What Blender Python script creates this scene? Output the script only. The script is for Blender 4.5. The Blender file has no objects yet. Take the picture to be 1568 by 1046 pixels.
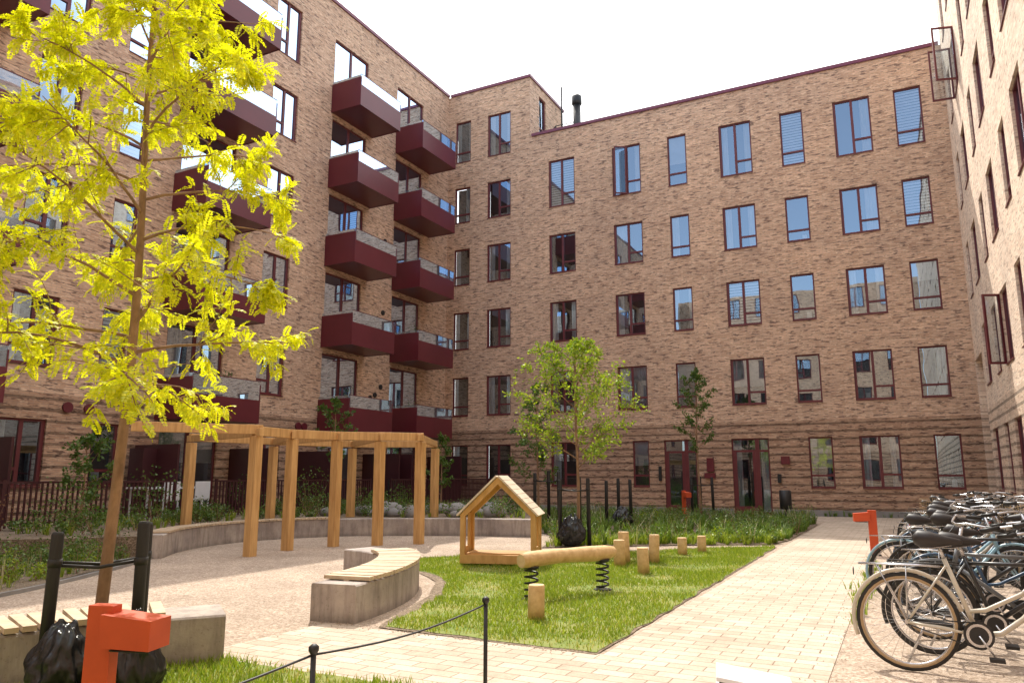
import bpy, math, random, bmesh
from mathutils import Vector, Matrix, noise as mnoise
random.seed(7)
TH=math.radians(27.2); ST,CT=math.sin(TH),math.cos(TH)
A=Vector((ST,CT,0)); B=Vector((CT,-ST,0)); UP=Vector((0,0,1))
def P(b,a,z=0.0): return B*b+A*a+UP*z
scene=bpy.context.scene
# ------------------------------------------------------------------ materials
def newmat(name):
    m=bpy.data.materials.new(name); m.use_nodes=True
    nt=m.node_tree; nt.nodes.clear()
    out=nt.nodes.new('ShaderNodeOutputMaterial')
    return m,nt,out
def L(nt,a,b): nt.links.new(a,b)
def ramp(nt,fac,stops):
    r=nt.nodes.new('ShaderNodeValToRGB'); e=r.color_ramp.elements
    while len(e)>len(stops): e.remove(e[-1])
    while len(e)<len(stops): e.new(0.5)
    for el,(p,c) in zip(e,stops):
        el.position=p; el.color=(c[0],c[1],c[2],1)
    L(nt,fac,r.inputs['Fac']); return r.outputs['Color']
def mixc(nt,fac,a,b,mode='MIX'):
    m=nt.nodes.new('ShaderNodeMix'); m.data_type='RGBA'; m.blend_type=mode
    for sock,v in ((m.inputs[0],fac),(m.inputs[6],a),(m.inputs[7],b)):
        if hasattr(v,'node'): L(nt,v,sock)
        elif isinstance(v,(int,float)): sock.default_value=v
        else: sock.default_value=(v[0],v[1],v[2],1)
    return m.outputs[2]
def coords(nt,kind='Object',scale=(1,1,1)):
    tc=nt.nodes.new('ShaderNodeTexCoord'); mp=nt.nodes.new('ShaderNodeMapping')
    mp.inputs['Scale'].default_value=scale
    L(nt,tc.outputs[kind],mp.inputs['Vector']); return mp.outputs['Vector']
def noisef(nt,vec,scale,detail=4,rough=.6):
    n=nt.nodes.new('ShaderNodeTexNoise'); n.inputs['Scale'].default_value=scale
    n.inputs['Detail'].default_value=detail; n.inputs['Roughness'].default_value=rough
    L(nt,vec,n.inputs['Vector']); return n.outputs['Fac']
def simple(name,c1,c2=None,rough=.6,metal=0,scale=5,stretch=(1,1,1),bump=0,spec=.5,kind='Object',lo=.3,hi=.7,coat=0):
    m,nt,out=newmat(name)
    p=nt.nodes.new('ShaderNodeBsdfPrincipled'); L(nt,p.outputs[0],out.inputs[0])
    p.inputs['Roughness'].default_value=rough; p.inputs['Metallic'].default_value=metal
    p.inputs['Specular IOR Level'].default_value=spec
    p.inputs['Coat Weight'].default_value=coat
    if c2 is None: c2=tuple(x*.8 for x in c1)
    f=noisef(nt,coords(nt,kind,stretch),scale)
    L(nt,ramp(nt,f,[(lo,c1),(hi,c2)]),p.inputs['Base Color'])
    if bump:
        b=nt.nodes.new('ShaderNodeBump'); b.inputs['Strength'].default_value=bump; b.inputs['Distance'].default_value=.02
        L(nt,f,b.inputs['Height']); L(nt,b.outputs[0],p.inputs['Normal'])
    return m
def concretemat(name):
    m,nt,out=newmat(name)
    p=nt.nodes.new('ShaderNodeBsdfPrincipled'); L(nt,p.outputs[0],out.inputs[0]); p.inputs['Roughness'].default_value=.9; p.inputs['Specular IOR Level'].default_value=.25
    v=coords(nt,'Object')
    c=ramp(nt,noisef(nt,v,1.6,5,.65),[(.33,(.52,.455,.40)),(.52,(.39,.34,.305)),(.68,(.29,.25,.235))])
    st=ramp(nt,noisef(nt,coords(nt,'Object',(6,6,.9)),1.5,4,.7),[(.45,(1,1,1)),(.62,(.68,.66,.66))])
    c=mixc(nt,.8,c,st,'MULTIPLY')
    sp=ramp(nt,noisef(nt,v,38,2,.6),[(.28,(.7,.68,.66)),(.38,(1,1,1))])
    c=mixc(nt,.8,c,sp,'MULTIPLY')
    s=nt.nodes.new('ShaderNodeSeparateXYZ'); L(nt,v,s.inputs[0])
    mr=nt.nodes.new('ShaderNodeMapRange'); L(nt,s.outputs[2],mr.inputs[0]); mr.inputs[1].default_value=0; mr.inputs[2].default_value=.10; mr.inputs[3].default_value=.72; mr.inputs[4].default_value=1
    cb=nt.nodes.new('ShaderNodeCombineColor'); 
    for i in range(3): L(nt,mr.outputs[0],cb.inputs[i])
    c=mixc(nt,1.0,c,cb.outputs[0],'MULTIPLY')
    L(nt,c,p.inputs['Base Color'])
    b=nt.nodes.new('ShaderNodeBump'); b.inputs['Strength'].default_value=.35; b.inputs['Distance'].default_value=.01; L(nt,noisef(nt,v,30,3,.6),b.inputs['Height']); L(nt,b.outputs[0],p.inputs['Normal'])
    return m
def brickmat(name,hi,mid,mort,dk_,lt_,low=(.74,.72,.73)):
    m,nt,out=newmat(name)
    p=nt.nodes.new('ShaderNodeBsdfPrincipled'); L(nt,p.outputs[0],out.inputs[0])
    p.inputs['Roughness'].default_value=.85; p.inputs['Specular IOR Level'].default_value=.2
    uv=coords(nt,'UV')
    b1=nt.nodes.new('ShaderNodeTexBrick'); L(nt,uv,b1.inputs['Vector'])
    b1.inputs['Color1'].default_value=(*hi,1); b1.inputs['Color2'].default_value=(*mid,1); b1.inputs['Mortar'].default_value=(*mort,1)
    b1.inputs['Scale'].default_value=1; b1.inputs['Mortar Size'].default_value=.007; b1.inputs['Mortar Smooth'].default_value=.2
    b1.inputs['Bias'].default_value=-.1; b1.inputs['Brick Width'].default_value=.24; b1.inputs['Row Height'].default_value=.067; b1.offset=.5
    c=b1.outputs['Color']
    n1=noisef(nt,coords(nt,'UV',(2.9,13.5,1)),1.0,2,.7)
    c=mixc(nt,ramp(nt,n1,[(.55,(0,0,0)),(.61,(.85,.85,.85))]),c,dk_)
    n1b=noisef(nt,coords(nt,'UV',(3.4,13.5,7)),1.3,2,.7)
    c=mixc(nt,ramp(nt,n1b,[(.57,(0,0,0)),(.63,(.85,.85,.85))]),c,lt_)
    n2=noisef(nt,coords(nt,'UV',(1,1,1)),.30,3,.6)
    c=mixc(nt,1.0,c,ramp(nt,n2,[(.3,(.86,.85,.86)),(.7,(1.08,1.06,1.04))]),'MULTIPLY')
    n3=noisef(nt,coords(nt,'UV',(.6,1.6,1)),1.5,4,.7)
    c=mixc(nt,1.0,c,ramp(nt,n3,[(.3,(.86,.85,.86)),(.7,(1.1,1.1,1.09))]),'MULTIPLY')
    sep=nt.nodes.new('ShaderNodeSeparateXYZ'); L(nt,uv,sep.inputs[0])
    lt=nt.nodes.new('ShaderNodeMath'); lt.operation='LESS_THAN'; L(nt,sep.outputs[1],lt.inputs[0]); lt.inputs[1].default_value=3.35
    md=nt.nodes.new('ShaderNodeMath'); md.operation='PINGPONG'; L(nt,sep.outputs[1],md.inputs[0]); md.inputs[1].default_value=.134
    gt=nt.nodes.new('ShaderNodeMath'); gt.operation='LESS_THAN'; L(nt,md.outputs[0],gt.inputs[0]); gt.inputs[1].default_value=.038
    band=mixc(nt,gt.outputs[0],low,tuple(x*.50 for x in low))
    dk=mixc(nt,1.0,c,band,'MULTIPLY')
    c=mixc(nt,lt.outputs[0],c,dk)
    L(nt,c,p.inputs['Base Color'])
    bp=nt.nodes.new('ShaderNodeBump'); bp.inputs['Strength'].default_value=.6; bp.inputs['Distance'].default_value=.012
    inv=nt.nodes.new('ShaderNodeMath'); inv.operation='SUBTRACT'; inv.inputs[0].default_value=1; L(nt,b1.outputs['Fac'],inv.inputs[1])
    L(nt,inv.outputs[0],bp.inputs['Height']); L(nt,bp.outputs[0],p.inputs['Normal'])
    return m
def glassmat(name,base=.22,tint=(.75,.8,.82),milk=0.0,gcol=(.62,.80,1)):
    m,nt,out=newmat(name)
    t=nt.nodes.new('ShaderNodeBsdfTransparent'); t.inputs[0].default_value=(*tint,1)
    g=nt.nodes.new('ShaderNodeBsdfGlossy'); g.inputs['Roughness'].default_value=.01; g.inputs['Color'].default_value=(*gcol,1)
    lw=nt.nodes.new('ShaderNodeFresnel'); lw.inputs[0].default_value=1.5
    ad=nt.nodes.new('ShaderNodeMath'); ad.operation='ADD'; ad.use_clamp=True; ad.inputs[1].default_value=base; L(nt,lw.outputs[0],ad.inputs[0])
    mx=nt.nodes.new('ShaderNodeMixShader'); L(nt,ad.outputs[0],mx.inputs[0]); L(nt,t.outputs[0],mx.inputs[1]); L(nt,g.outputs[0],mx.inputs[2])
    last=mx
    bp=nt.nodes.new('ShaderNodeBump'); bp.inputs['Strength'].default_value=.06; bp.inputs['Distance'].default_value=.02
    L(nt,noisef(nt,coords(nt,'Object'),1.2,1),bp.inputs['Height']); L(nt,bp.outputs[0],g.inputs['Normal'])
    if milk:
        d=nt.nodes.new('ShaderNodeBsdfDiffuse'); d.inputs[0].default_value=(.6,.65,.68,1)
        m2=nt.nodes.new('ShaderNodeMixShader'); m2.inputs[0].default_value=milk
        L(nt,mx.outputs[0],m2.inputs[1]); L(nt,d.outputs[0],m2.inputs[2]); last=m2
    L(nt,last.outputs[0],out.inputs[0]); return m
def leafmat(name,c1,c2,trans=.5,gloss=.06):
    m,nt,out=newmat(name)
    ge=nt.nodes.new('ShaderNodeNewGeometry')
    c=ramp(nt,ge.outputs['Random Per Island'],[(0,c1),(1,c2)])
    d=nt.nodes.new('ShaderNodeBsdfDiffuse'); t=nt.nodes.new('ShaderNodeBsdfTranslucent'); g=nt.nodes.new('ShaderNodeBsdfGlossy')
    g.inputs['Roughness'].default_value=.45; g.inputs['Color'].default_value=(.8,.85,.7,1)
    L(nt,c,d.inputs[0]); L(nt,mixc(nt,1.0,c,(1.2,1.18,.6),'MULTIPLY'),t.inputs[0])
    m1=nt.nodes.new('ShaderNodeMixShader'); m1.inputs[0].default_value=trans; L(nt,d.outputs[0],m1.inputs[1]); L(nt,t.outputs[0],m1.inputs[2])
    m2=nt.nodes.new('ShaderNodeMixShader'); m2.inputs[0].default_value=gloss; L(nt,m1.outputs[0],m2.inputs[1]); L(nt,g.outputs[0],m2.inputs[2])
    L(nt,m2.outputs[0],out.inputs[0]); return m
def gravelmat(name,c1,c2,c3,big=.5,sc=55):
    m,nt,out=newmat(name)
    p=nt.nodes.new('ShaderNodeBsdfPrincipled'); L(nt,p.outputs[0],out.inputs[0]); p.inputs['Roughness'].default_value=.95; p.inputs['Specular IOR Level'].default_value=.15
    v=coords(nt,'Object')
    vo=nt.nodes.new('ShaderNodeTexVoronoi'); vo.inputs['Scale'].default_value=sc; L(nt,v,vo.inputs['Vector'])
    s=nt.nodes.new('ShaderNodeSeparateColor'); L(nt,vo.outputs['Color'],s.inputs[0])
    c=ramp(nt,s.outputs[0],[(0,c1),(.5,c2),(1,c3)])
    n=noisef(nt,v,big,5,.65)
    c=mixc(nt,1.0,c,ramp(nt,n,[(.3,(.76,.74,.72)),(.7,(1.12,1.1,1.08))]),'MULTIPLY')
    n2=noisef(nt,v,9,4,.7)
    c=mixc(nt,1.0,c,ramp(nt,n2,[(.3,(.84,.83,.82)),(.7,(1.08,1.08,1.08))]),'MULTIPLY')
    L(nt,c,p.inputs['Base Color'])
    b=nt.nodes.new('ShaderNodeBump'); b.inputs['Strength'].default_value=.6; b.inputs['Distance'].default_value=.012
    L(nt,vo.outputs['Distance'],b.inputs['Height']); L(nt,b.outputs[0],p.inputs['Normal'])
    return m
def pavermat(name):
    m,nt,out=newmat(name)
    p=nt.nodes.new('ShaderNodeBsdfPrincipled'); L(nt,p.outputs[0],out.inputs[0]); p.inputs['Roughness'].default_value=.85; p.inputs['Specular IOR Level'].default_value=.25
    uv=coords(nt,'UV')
    b=nt.nodes.new('ShaderNodeTexBrick'); L(nt,uv,b.inputs['Vector'])
    b.inputs['Color1'].default_value=(.62,.525,.43,1); b.inputs['Color2'].default_value=(.49,.40,.315,1); b.inputs['Mortar'].default_value=(.28,.22,.165,1)
    b.inputs['Scale'].default_value=1; b.inputs['Mortar Size'].default_value=.006; b.inputs['Mortar Smooth'].default_value=.3
    b.inputs['Brick Width'].default_value=.28; b.inputs['Row Height'].default_value=.14; b.offset=.5
    n=noisef(nt,coords(nt,'Object'),.9,6,.7)
    c=mixc(nt,1.0,b.outputs['Color'],ramp(nt,n,[(.3,(.80,.78,.75)),(.62,(1.07,1.06,1.05))]),'MULTIPLY')
    n2=noisef(nt,coords(nt,'Object'),60,2,.7)
    c=mixc(nt,1.0,c,ramp(nt,n2,[(.3,(.86,.86,.86)),(.7,(1.06,1.06,1.06))]),'MULTIPLY')
    n4=noisef(nt,coords(nt,'Object'),3.5,5,.75)
    c=mixc(nt,1.0,c,ramp(nt,n4,[(.3,(.82,.80,.78)),(.45,(1,1,1))]),'MULTIPLY')
    L(nt,c,p.inputs['Base Color'])
    bp=nt.nodes.new('ShaderNodeBump'); bp.inputs['Strength'].default_value=.5; bp.inputs['Distance'].default_value=.006
    inv=nt.nodes.new('ShaderNodeMath'); inv.operation='SUBTRACT'; inv.inputs[0].default_value=1; L(nt,b.outputs['Fac'],inv.inputs[1])
    L(nt,inv.outputs[0],bp.inputs['Height']); L(nt,bp.outputs[0],p.inputs['Normal'])
    return m
M={}
M['brick']=brickmat('brick',(.76,.535,.375),(.55,.35,.23),(.54,.41,.32),(.19,.125,.10),(.86,.67,.48),(.74,.70,.68))
M['brick_sunlit']=brickmat('brick_sunlit',(.90,.75,.60),(.76,.57,.43),(.70,.58,.47),(.46,.34,.26),(.93,.82,.68),(.85,.82,.80))  # same brick, lightened: sunlight on the right wing is put into its colours
M['maroon']=simple('maroon_metal',(.14,.018,.028),(.11,.014,.022),rough=.36,scale=.7)
M['rail']=simple('railing_metal',(.06,.014,.018),(.045,.010,.013),rough=.45,scale=.7)
M['coping']=simple('coping_metal',(.19,.04,.08),(.15,.03,.065),rough=.4)
M['frame']=simple('window_frame',(.15,.026,.03),(.11,.02,.024),rough=.45,scale=3)
M['glass']=glassmat('window_glass',.30)
M['cglass']=glassmat('clear_glass',.03,(.9,.93,.94))
M['bglass']=glassmat('balcony_glass',.08,(.86,.9,.9),.10)
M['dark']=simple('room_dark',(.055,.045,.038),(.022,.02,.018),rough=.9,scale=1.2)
M['curtain']=simple('curtain',(.70,.68,.65),(.55,.53,.51),rough=.9,scale=2)
M['roof']=simple('roof_felt',(.08,.08,.085),rough=.9)
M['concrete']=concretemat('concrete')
M['plinth']=simple('plinth',(.30,.285,.27),(.2,.19,.18),rough=.9,scale=2,bump=.2)
M['slat']=simple('bench_slat',(.64,.51,.35),(.45,.34,.23),rough=.7,scale=9,bump=.1)
M['timber']=simple('timber',(.68,.42,.17),(.45,.24,.08),rough=.6,scale=3.0,stretch=(6,6,.6),bump=.15)
M['plywood']=simple('house_timber',(.68,.40,.15),(.50,.27,.08),rough=.6,scale=3,stretch=(3,3,1))
M['roofwood']=simple('roof_board',(.72,.61,.47),(.58,.47,.35),rough=.7,scale=4)
M['log']=simple('log_wood',(.72,.50,.25),(.52,.32,.13),rough=.65,scale=4,stretch=(3,3,3),bump=.2)
M['logend']=simple('log_end',(.70,.53,.30),(.56,.39,.2),rough=.8,scale=14)
M['bark']=simple('bark',(.36,.22,.13),(.18,.105,.06),rough=.9,scale=12,stretch=(1,1,.5),bump=.5)
M['black']=simple('black_metal',(.015,.015,.016),rough=.45)
M['stake']=simple('black_stake',(.022,.02,.02),(.011,.010,.010),rough=.6,scale=8,stretch=(4,4,.5),bump=.2)
M['bag']=simple('black_plastic',(.012,.013,.014),rough=.28,scale=6,bump=.5)
M['orange']=simple('orange_steel',(.62,.085,.02),(.50,.065,.018),rough=.5,scale=4)
M['gravel']=gravelmat('gravel',(.32,.25,.19),(.46,.37,.295),(.62,.52,.43),.6)
M['earth']=gravelmat('earth',(.14,.105,.075),(.23,.18,.13),(.36,.29,.22),1.2)
M['farground']=gravelmat('far_ground',(.2,.18,.15),(.26,.24,.2),(.3,.28,.25),.1)
M['paver']=pavermat('pavers')
M['lawn']=simple('lawn_ground',(.13,.20,.03),(.27,.26,.08),rough=.95,scale=1.6,bump=.3)
M['grass']=leafmat('grass_blades',(.13,.22,.015),(.34,.41,.055),.45,.04)
M['drygrass']=leafmat('dry_grass_blades',(.42,.40,.12),(.55,.50,.22),.4,.04)
M['tallgrass']=leafmat('tall_grass',(.06,.14,.018),(.18,.27,.04),.4,.05)
M['shrub']=leafmat('shrub_leaves',(.04,.10,.018),(.14,.22,.035),.35,.06)
M['redshrub']=leafmat('red_shrub',(.16,.08,.05),(.28,.15,.10),.3,.04)
M['straw']=leafmat('pale_stalks',(.35,.32,.15),(.55,.52,.4),.3,.04)
M['locust']=leafmat('locust_leaves',(.48,.54,.008),(.82,.80,.02),.58,.05)
M['midleaf']=leafmat('mid_leaves',(.10,.21,.012),(.40,.50,.03),.5,.05)
M['dkleaf']=leafmat('dark_leaves',(.04,.10,.02),(.12,.20,.03),.35,.05)
M['white']=simple('white_paint',(.75,.76,.78),(.68,.69,.71),rough=.35)
# ------------------------------------------------------------------ mesh builder
class MB:
    def __init__(s): s.v=[]; s.f=[]; s.m=[]; s.uv=[]; s.sm=[]
    def face(s,pts,mi=0,uv=None,sm=False):
        n=len(s.v); s.v.extend([tuple(p) for p in pts]); s.f.append(tuple(range(n,n+len(pts)))); s.m.append(mi); s.uv.append(uv); s.sm.append(sm)
    def box(s,O,dx,dy,dz,x0,x1,y0,y1,z0,z1,mi=0):
        c=[O+dx*x+dy*y+dz*z for z in (z0,z1) for y in (y0,y1) for x in (x0,x1)]
        n=len(s.v); s.v.extend([tuple(p) for p in c])
        for q in ((0,1,3,2),(4,6,7,5),(0,4,5,1),(2,3,7,6),(0,2,6,4),(1,5,7,3)):
            s.f.append(tuple(n+i for i in q)); s.m.append(mi); s.uv.append(None); s.sm.append(False)
    def beam(s,p,q,w,h,mi=0,up=UP):
        p=Vector(p); q=Vector(q); d=(q-p); ln=d.length; d.normalize()
        side=d.cross(up); 
        if side.length<1e-4: side=d.cross(Vector((0,1,0)))
        side.normalize(); u=side.cross(d).normalized()
        s.box(p,d,side,u,0,ln,-w/2,w/2,-h/2,h/2,mi)
    def tube(s,pts,rad,n=6,mi=0,cap=True,capm=None,closed=False):
        pts=[Vector(p) for p in pts]; K=len(pts)
        if not hasattr(rad,'__len__'): rad=[rad]*K
        base=len(s.v); prev=None
        for i,p in enumerate(pts):
            if closed: d=pts[(i+1)%K]-pts[i-1]
            else: d=pts[min(i+1,K-1)]-pts[max(i-1,0)]
            if d.length<1e-9: d=Vector((0,0,1))
            d.normalize()
            if prev is None:
                r=d.cross(Vector((0,0,1)))
                if r.length<.05: r=d.cross(Vector((1,0,0)))
            else: r=prev-d*prev.dot(d)
            r.normalize(); prev=r; u=d.cross(r)
            for k in range(n):
                t=2*math.pi*k/n; s.v.append(tuple(p+(r*math.cos(t)+u*math.sin(t))*rad[i]))
        rng=K if closed else K-1
        for i in range(rng):
            j=(i+1)%K
            for k in range(n):
                k2=(k+1)%n
                s.f.append((base+i*n+k,base+i*n+k2,base+j*n+k2,base+j*n+k)); s.m.append(mi); s.uv.append(None); s.sm.append(True)
        if cap and not closed:
            cm=mi if capm is None else capm
            s.f.append(tuple(base+k for k in reversed(range(n)))); s.m.append(cm); s.uv.append(None); s.sm.append(False)
            s.f.append(tuple(base+(K-1)*n+k for k in range(n))); s.m.append(cm); s.uv.append(None); s.sm.append(False)
    def build(s,name,mats,parent=None,uvs=False,loc=None):
        me=bpy.data.meshes.new(name); me.from_pydata(s.v,[],s.f)
        for m in mats: me.materials.append(m)
        me.polygons.foreach_set('material_index',s.m); me.polygons.foreach_set('use_smooth',s.sm)
        if uvs:
            l=me.uv_layers.new(name='UVMap'); dat=[]
            for f,u in zip(s.f,s.uv):
                if u is None: dat.extend([0.0,0.0]*len(f))
                else:
                    for a in u: dat.extend(a)
            l.data.foreach_set('uv',dat)
        me.update()
        ob=bpy.data.objects.new(name,me); scene.collection.objects.link(ob)
        if parent: ob.parent=parent
        if loc: ob.location=loc
        return ob
def empty(name,loc=(0,0,0)):
    e=bpy.data.objects.new(name,None); e.empty_display_size=.3; scene.collection.objects.link(e); e.location=loc; return e
# ------------------------------------------------------------------ facades
class Facade:
    def __init__(s,O,d,n): s.O=O; s.d=d; s.n=n; s.wall=MB(); s.win=MB()
    def p(s,x,z,n=0): return s.O+s.d*x+s.n*n+UP*z
    def bx(s,mb,x0,x1,n0,n1,z0,z1,mi): mb.box(s.O,s.d,s.n,UP,x0,x1,n0,n1,z0,z1,mi)
    def make_wall(s,x0,x1,z0,z1,ops,dep=.14):
        xs=sorted(set([x0,x1]+[o[0] for o in ops]+[o[1] for o in ops])); zs=sorted(set([z0,z1]+[o[2] for o in ops]+[o[3] for o in ops]))
        for i in range(len(xs)-1):
            for j in range(len(zs)-1):
                cx=(xs[i]+xs[i+1])/2; cz=(zs[j]+zs[j+1])/2
                if any(o[0]<cx<o[1] and o[2]<cz<o[3] for o in ops): continue
                q=[(xs[i],zs[j]),(xs[i+1],zs[j]),(xs[i+1],zs[j+1]),(xs[i],zs[j+1])]
                s.wall.face([s.p(*a) for a in q],0,q)
        for (a,b,c,d) in [o[:4] for o in ops]:
            for (q,w) in ((((a,c),(b,c)),1),(((b,c),(b,d)),0),(((b,d),(a,d)),1),(((a,d),(a,c)),0)):
                (ax,az),(bx_,bz)=q
                if w: uv=[(ax,az),(bx_,bz),(bx_,bz+dep),(ax,az+dep)]
                else: uv=[(ax,az),(bx_,bz),(bx_+dep,bz),(ax+dep,az)]
                s.wall.face([s.p(ax,az),s.p(bx_,bz),s.p(bx_,bz,-dep),s.p(ax,az,-dep)],0,uv)
    def window(s,a,b,c,d,kind,cur=None):
        w=s.win; f=.055; n0,n1=-.13,-.06
        s.bx(w,a,a+f,n0,n1,c,d,0); s.bx(w,b-f,b,n0,n1,c,d,0); s.bx(w,a+f,b-f,n0,n1,c,c+f,0); s.bx(w,a+f,b-f,n0,n1,d-f,d,0)
        W=b-a; H=d-c
        if kind=='wide':
            m=a+W*.50; s.bx(w,m-.045,m+.045,n0,n1-.002,c+f,d-f,0)
            h=c+H*.26; s.bx(w,m+.045,b-f,n0,n1-.004,h-.035,h+.035,0)
            s.bx(w,a+f,a+f+.035,n0,n1+.008,c+f,d-f,0)
        elif kind=='narrow':
            h=c+H*.24; s.bx(w,a+f,b-f,n0,n1-.002,h-.035,h+.035,0)
        elif kind=='door':
            m=a+W*.5; s.bx(w,m-.05,m+.05,n0,n1-.002,c+f,d-f,0)
        elif kind=='entry':
            m=a+W*.68; s.bx(w,m-.07,m+.07,n0,n1-.002,c+f,d-f,0); s.bx(w,a+f,b-f,n0,n1-.004,d-.5,d-.42,0)
            s.bx(w,a+f,a+f+.11,n0,n1+.01,c+f,d-.5,0); s.bx(w,m-.18,m-.07,n0,n1+.01,c+f,d-.5,0); s.bx(w,a+f+.11,m-.18,n0,n1+.01,c+f,c+.25,0)
            s.bx(w,m-.22,m-.19,n1+.02,n1+.06,c+.8,c+1.5,3)
        s.bx(w,a+.002,b-.002,-.06,.03,c-.03,c-.003,0)
        q=[(a,c),(b,c),(b,d),(a,d)]
        j=[random.uniform(-.004,.004) for _ in range(3)]; off=[j[0],j[0]+j[1],j[0]+j[1]+j[2],j[0]+j[2]]
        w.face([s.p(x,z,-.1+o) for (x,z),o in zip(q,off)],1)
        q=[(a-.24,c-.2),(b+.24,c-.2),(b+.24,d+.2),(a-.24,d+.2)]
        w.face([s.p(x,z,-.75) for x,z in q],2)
        r=random.random() if cur is None else cur
        def curtain(x0,x1,z0=None,z1=None,dn=-.22):
            z0=c if z0 is None else z0; z1=d if z1 is None else z1
            k=max(3,int((x1-x0)/.045)); 
            for i in range(k):
                u0=x0+(x1-x0)*i/k; u1=x0+(x1-x0)*(i+1)/k
                e0=dn+(.022 if i%2 else -.022)*random.uniform(.4,1); e1=dn-(.022 if i%2 else -.022)*random.uniform(.4,1)
                w.face([s.p(u0,z0,e0),s.p(u1,z0,e1),s.p(u1,z1,e1),s.p(u0,z1,e0)],4)
        if r<.20: curtain(a,a+W*random.uniform(.2,.45))
        elif r<.38: curtain(b-W*random.uniform(.2,.45),b)
        elif r<.52: curtain(a,a+W*.25); curtain(b-W*.25,b)
        elif r<.60: curtain(a,b)
        elif r<.70:
            zz=c+H*random.uniform(.35,.7)
            w.face([s.p(a,zz,-.2),s.p(b,zz,-.2),s.p(b,d,-.2),s.p(a,d,-.2)],4)
        elif r<.77:
            z=c
            while z<d: s.bx(w,a,b,-.21,-.19,z,z+.07,4); z+=.11
        elif r<.92:
            x=random.uniform(a+.2,b-.3); hh=random.uniform(.15,.4)
            s.bx(w,x,x+.14,-.4,-.26,c,c+hh,4)
            s.bx(w,x-.12,x-.05,-.4,-.3,c,c+hh*.6,0)
    def coping(s,mb,x0,x1,z,dep=.4):
        s.bx(mb,x0,x1,-dep,.06,z,z+.13,0)
    def finish(s,parent,brick,wn='walls'):
        s.wall.build(wn,[brick],parent,uvs=True)
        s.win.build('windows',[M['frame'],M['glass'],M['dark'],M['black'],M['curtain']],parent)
SILL=1.0; FP=3.0; WH=1.72
C=P(-18.14,28.66); 
def casement(F,mb,s,z,h,w,ang):
    d=(F.d*math.sin(ang)+F.n*math.cos(ang)); O=F.p(s,z,.01); nn=d.cross(UP)
    for (a,b,c,e) in ((0,.05,0,h),(w-.05,w,0,h),(.05,w-.05,0,.05),(.05,w-.05,h-.05,h)): mb.box(O,d,nn,UP,a,b,-.025,.025,c,e,0)
    mb.box(O,d,nn,UP,.05,w-.05,-.005,.005,.05,h-.05,1)
# ---- back wing
bw=empty('brick_apartment_building')
F=Facade(C,B,-A)
tower=[(.38,1.22,'narrow'),(2.13,3.34,'wide')]
cols=[(5.23,6.47,'wide'),(8.20,9.44,'wide'),(10.59,11.37,'narrow'),(12.68,13.92,'wide'),(15.0,15.83,'narrow'),(16.9,18.15,'wide'),(18.93,19.81,'narrow')]
ops=[]
for k in range(6):
    for a,b,t in tower:
        h=2.05 if k==5 else WH
        ops.append((a,b,SILL+FP*k,SILL+FP*k+h,t,None))
F.make_wall(0,4.33,0,19.45,ops)
for o in ops: F.window(*o[:5])
ops=[]
for k in range(1,5):
    for a,b,t in cols:
        h=2.15 if k==4 else WH
        ops.append((a,b,SILL+FP*k,SILL+FP*k+h,t))
for a,b,t in [cols[0],(8.76,9.42,'narrow'),(15.25,16.05,'narrow'),cols[5],(19.15,19.95,'narrow')]:
    ops.append((a,b,SILL-.02,SILL+1.75,t))
ops+= [(10.02,11.27,.05,2.75,'entry'),(12.57,13.91,.05,2.75,'entry')]
F.make_wall(4.33,20.56,0,16.5,ops)
for o in ops: F.window(*o[:5])
F.finish(bw,M['brick'])
tr=MB()
F.coping(tr,4.42,20.5,16.5); F.coping(tr,0.1,4.39,19.45)
F.bx(tr,4.0,4.39,-3.9,-.41,19.45,19.578,0)
tr.build('roof_coping',[M['coping']],bw)
oc=MB(); casement(F,oc,8.82,13.0,2.1,.5,-1.05); oc.build('open_casement',[M['frame'],M['cglass']],bw)
S=Facade(F.p(4.33,0),A,B)
so=[(1.0,1.75,17.0,19.0,'narrow')]
S.make_wall(0,3.7,16.5,19.45,so); S.window(*so[0]); S.finish(bw,M['brick'],'tower_side')
rf=MB()
F.bx(rf,4.35,20.5,-10,-.15,16.2,16.42,0); F.bx(rf,.0,4.32,-3.7,-.15,19.1,19.4,0); F.bx(rf,0,20.5,-10.2,-10,0,16.4,0); F.bx(rf,0,4.3,-3.9,-3.7,16,19.4,0)
rf.build('roof',[M['roof']],bw)
pl=MB(); 
for a,b in ((0,10.0),(11.29,12.55),(13.93,20.5)): F.bx(pl,a,b,0,.02,0,.22,0)
pl.build('plinth',[M['plinth']],bw)
ch=MB()
cp=F.p(5.35,0,-3.2)
ch.tube([cp+UP*16.4,cp+UP*19.3],.19,14,0); ch.tube([cp+UP*19.3,cp+UP*19.35,cp+UP*19.75,cp+UP*19.8],[.19,.25,.25,.2],14,0)
ch.tube([F.p(4.8,16.4,-2.6),F.p(4.8,20.1,-2.6)],.045,6,0)
ch.tube([F.p(5.0,16.4,-1.4),F.p(5.0,17.5,-1.4),F.p(5.9,17.5,-1.4),F.p(5.9,16.4,-1.4)],.03,5,0)
ch.tube([F.p(4.5,17.4,-1.8),F.p(5.0,17.5,-1.4)],.03,5,0)
ch.build('flue_and_pole',[M['black']],bw)
bx=MB()
for x,z,w,h in ((11.65,1.75,.26,.5),(14.3,2.0,.3,.28),(9.8,1.4,.1,.55),(14.15,1.35,.12,.3)):
    F.bx(bx,x,x+w,0.003,.1,z-.2,z-.2+h,0 if w>.2 else 1)
F.bx(bx,11.55,11.95,.003,.12,1.3,1.5,0)
bx.build('wall_boxes',[M['maroon'],M['black']],bw)
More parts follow.
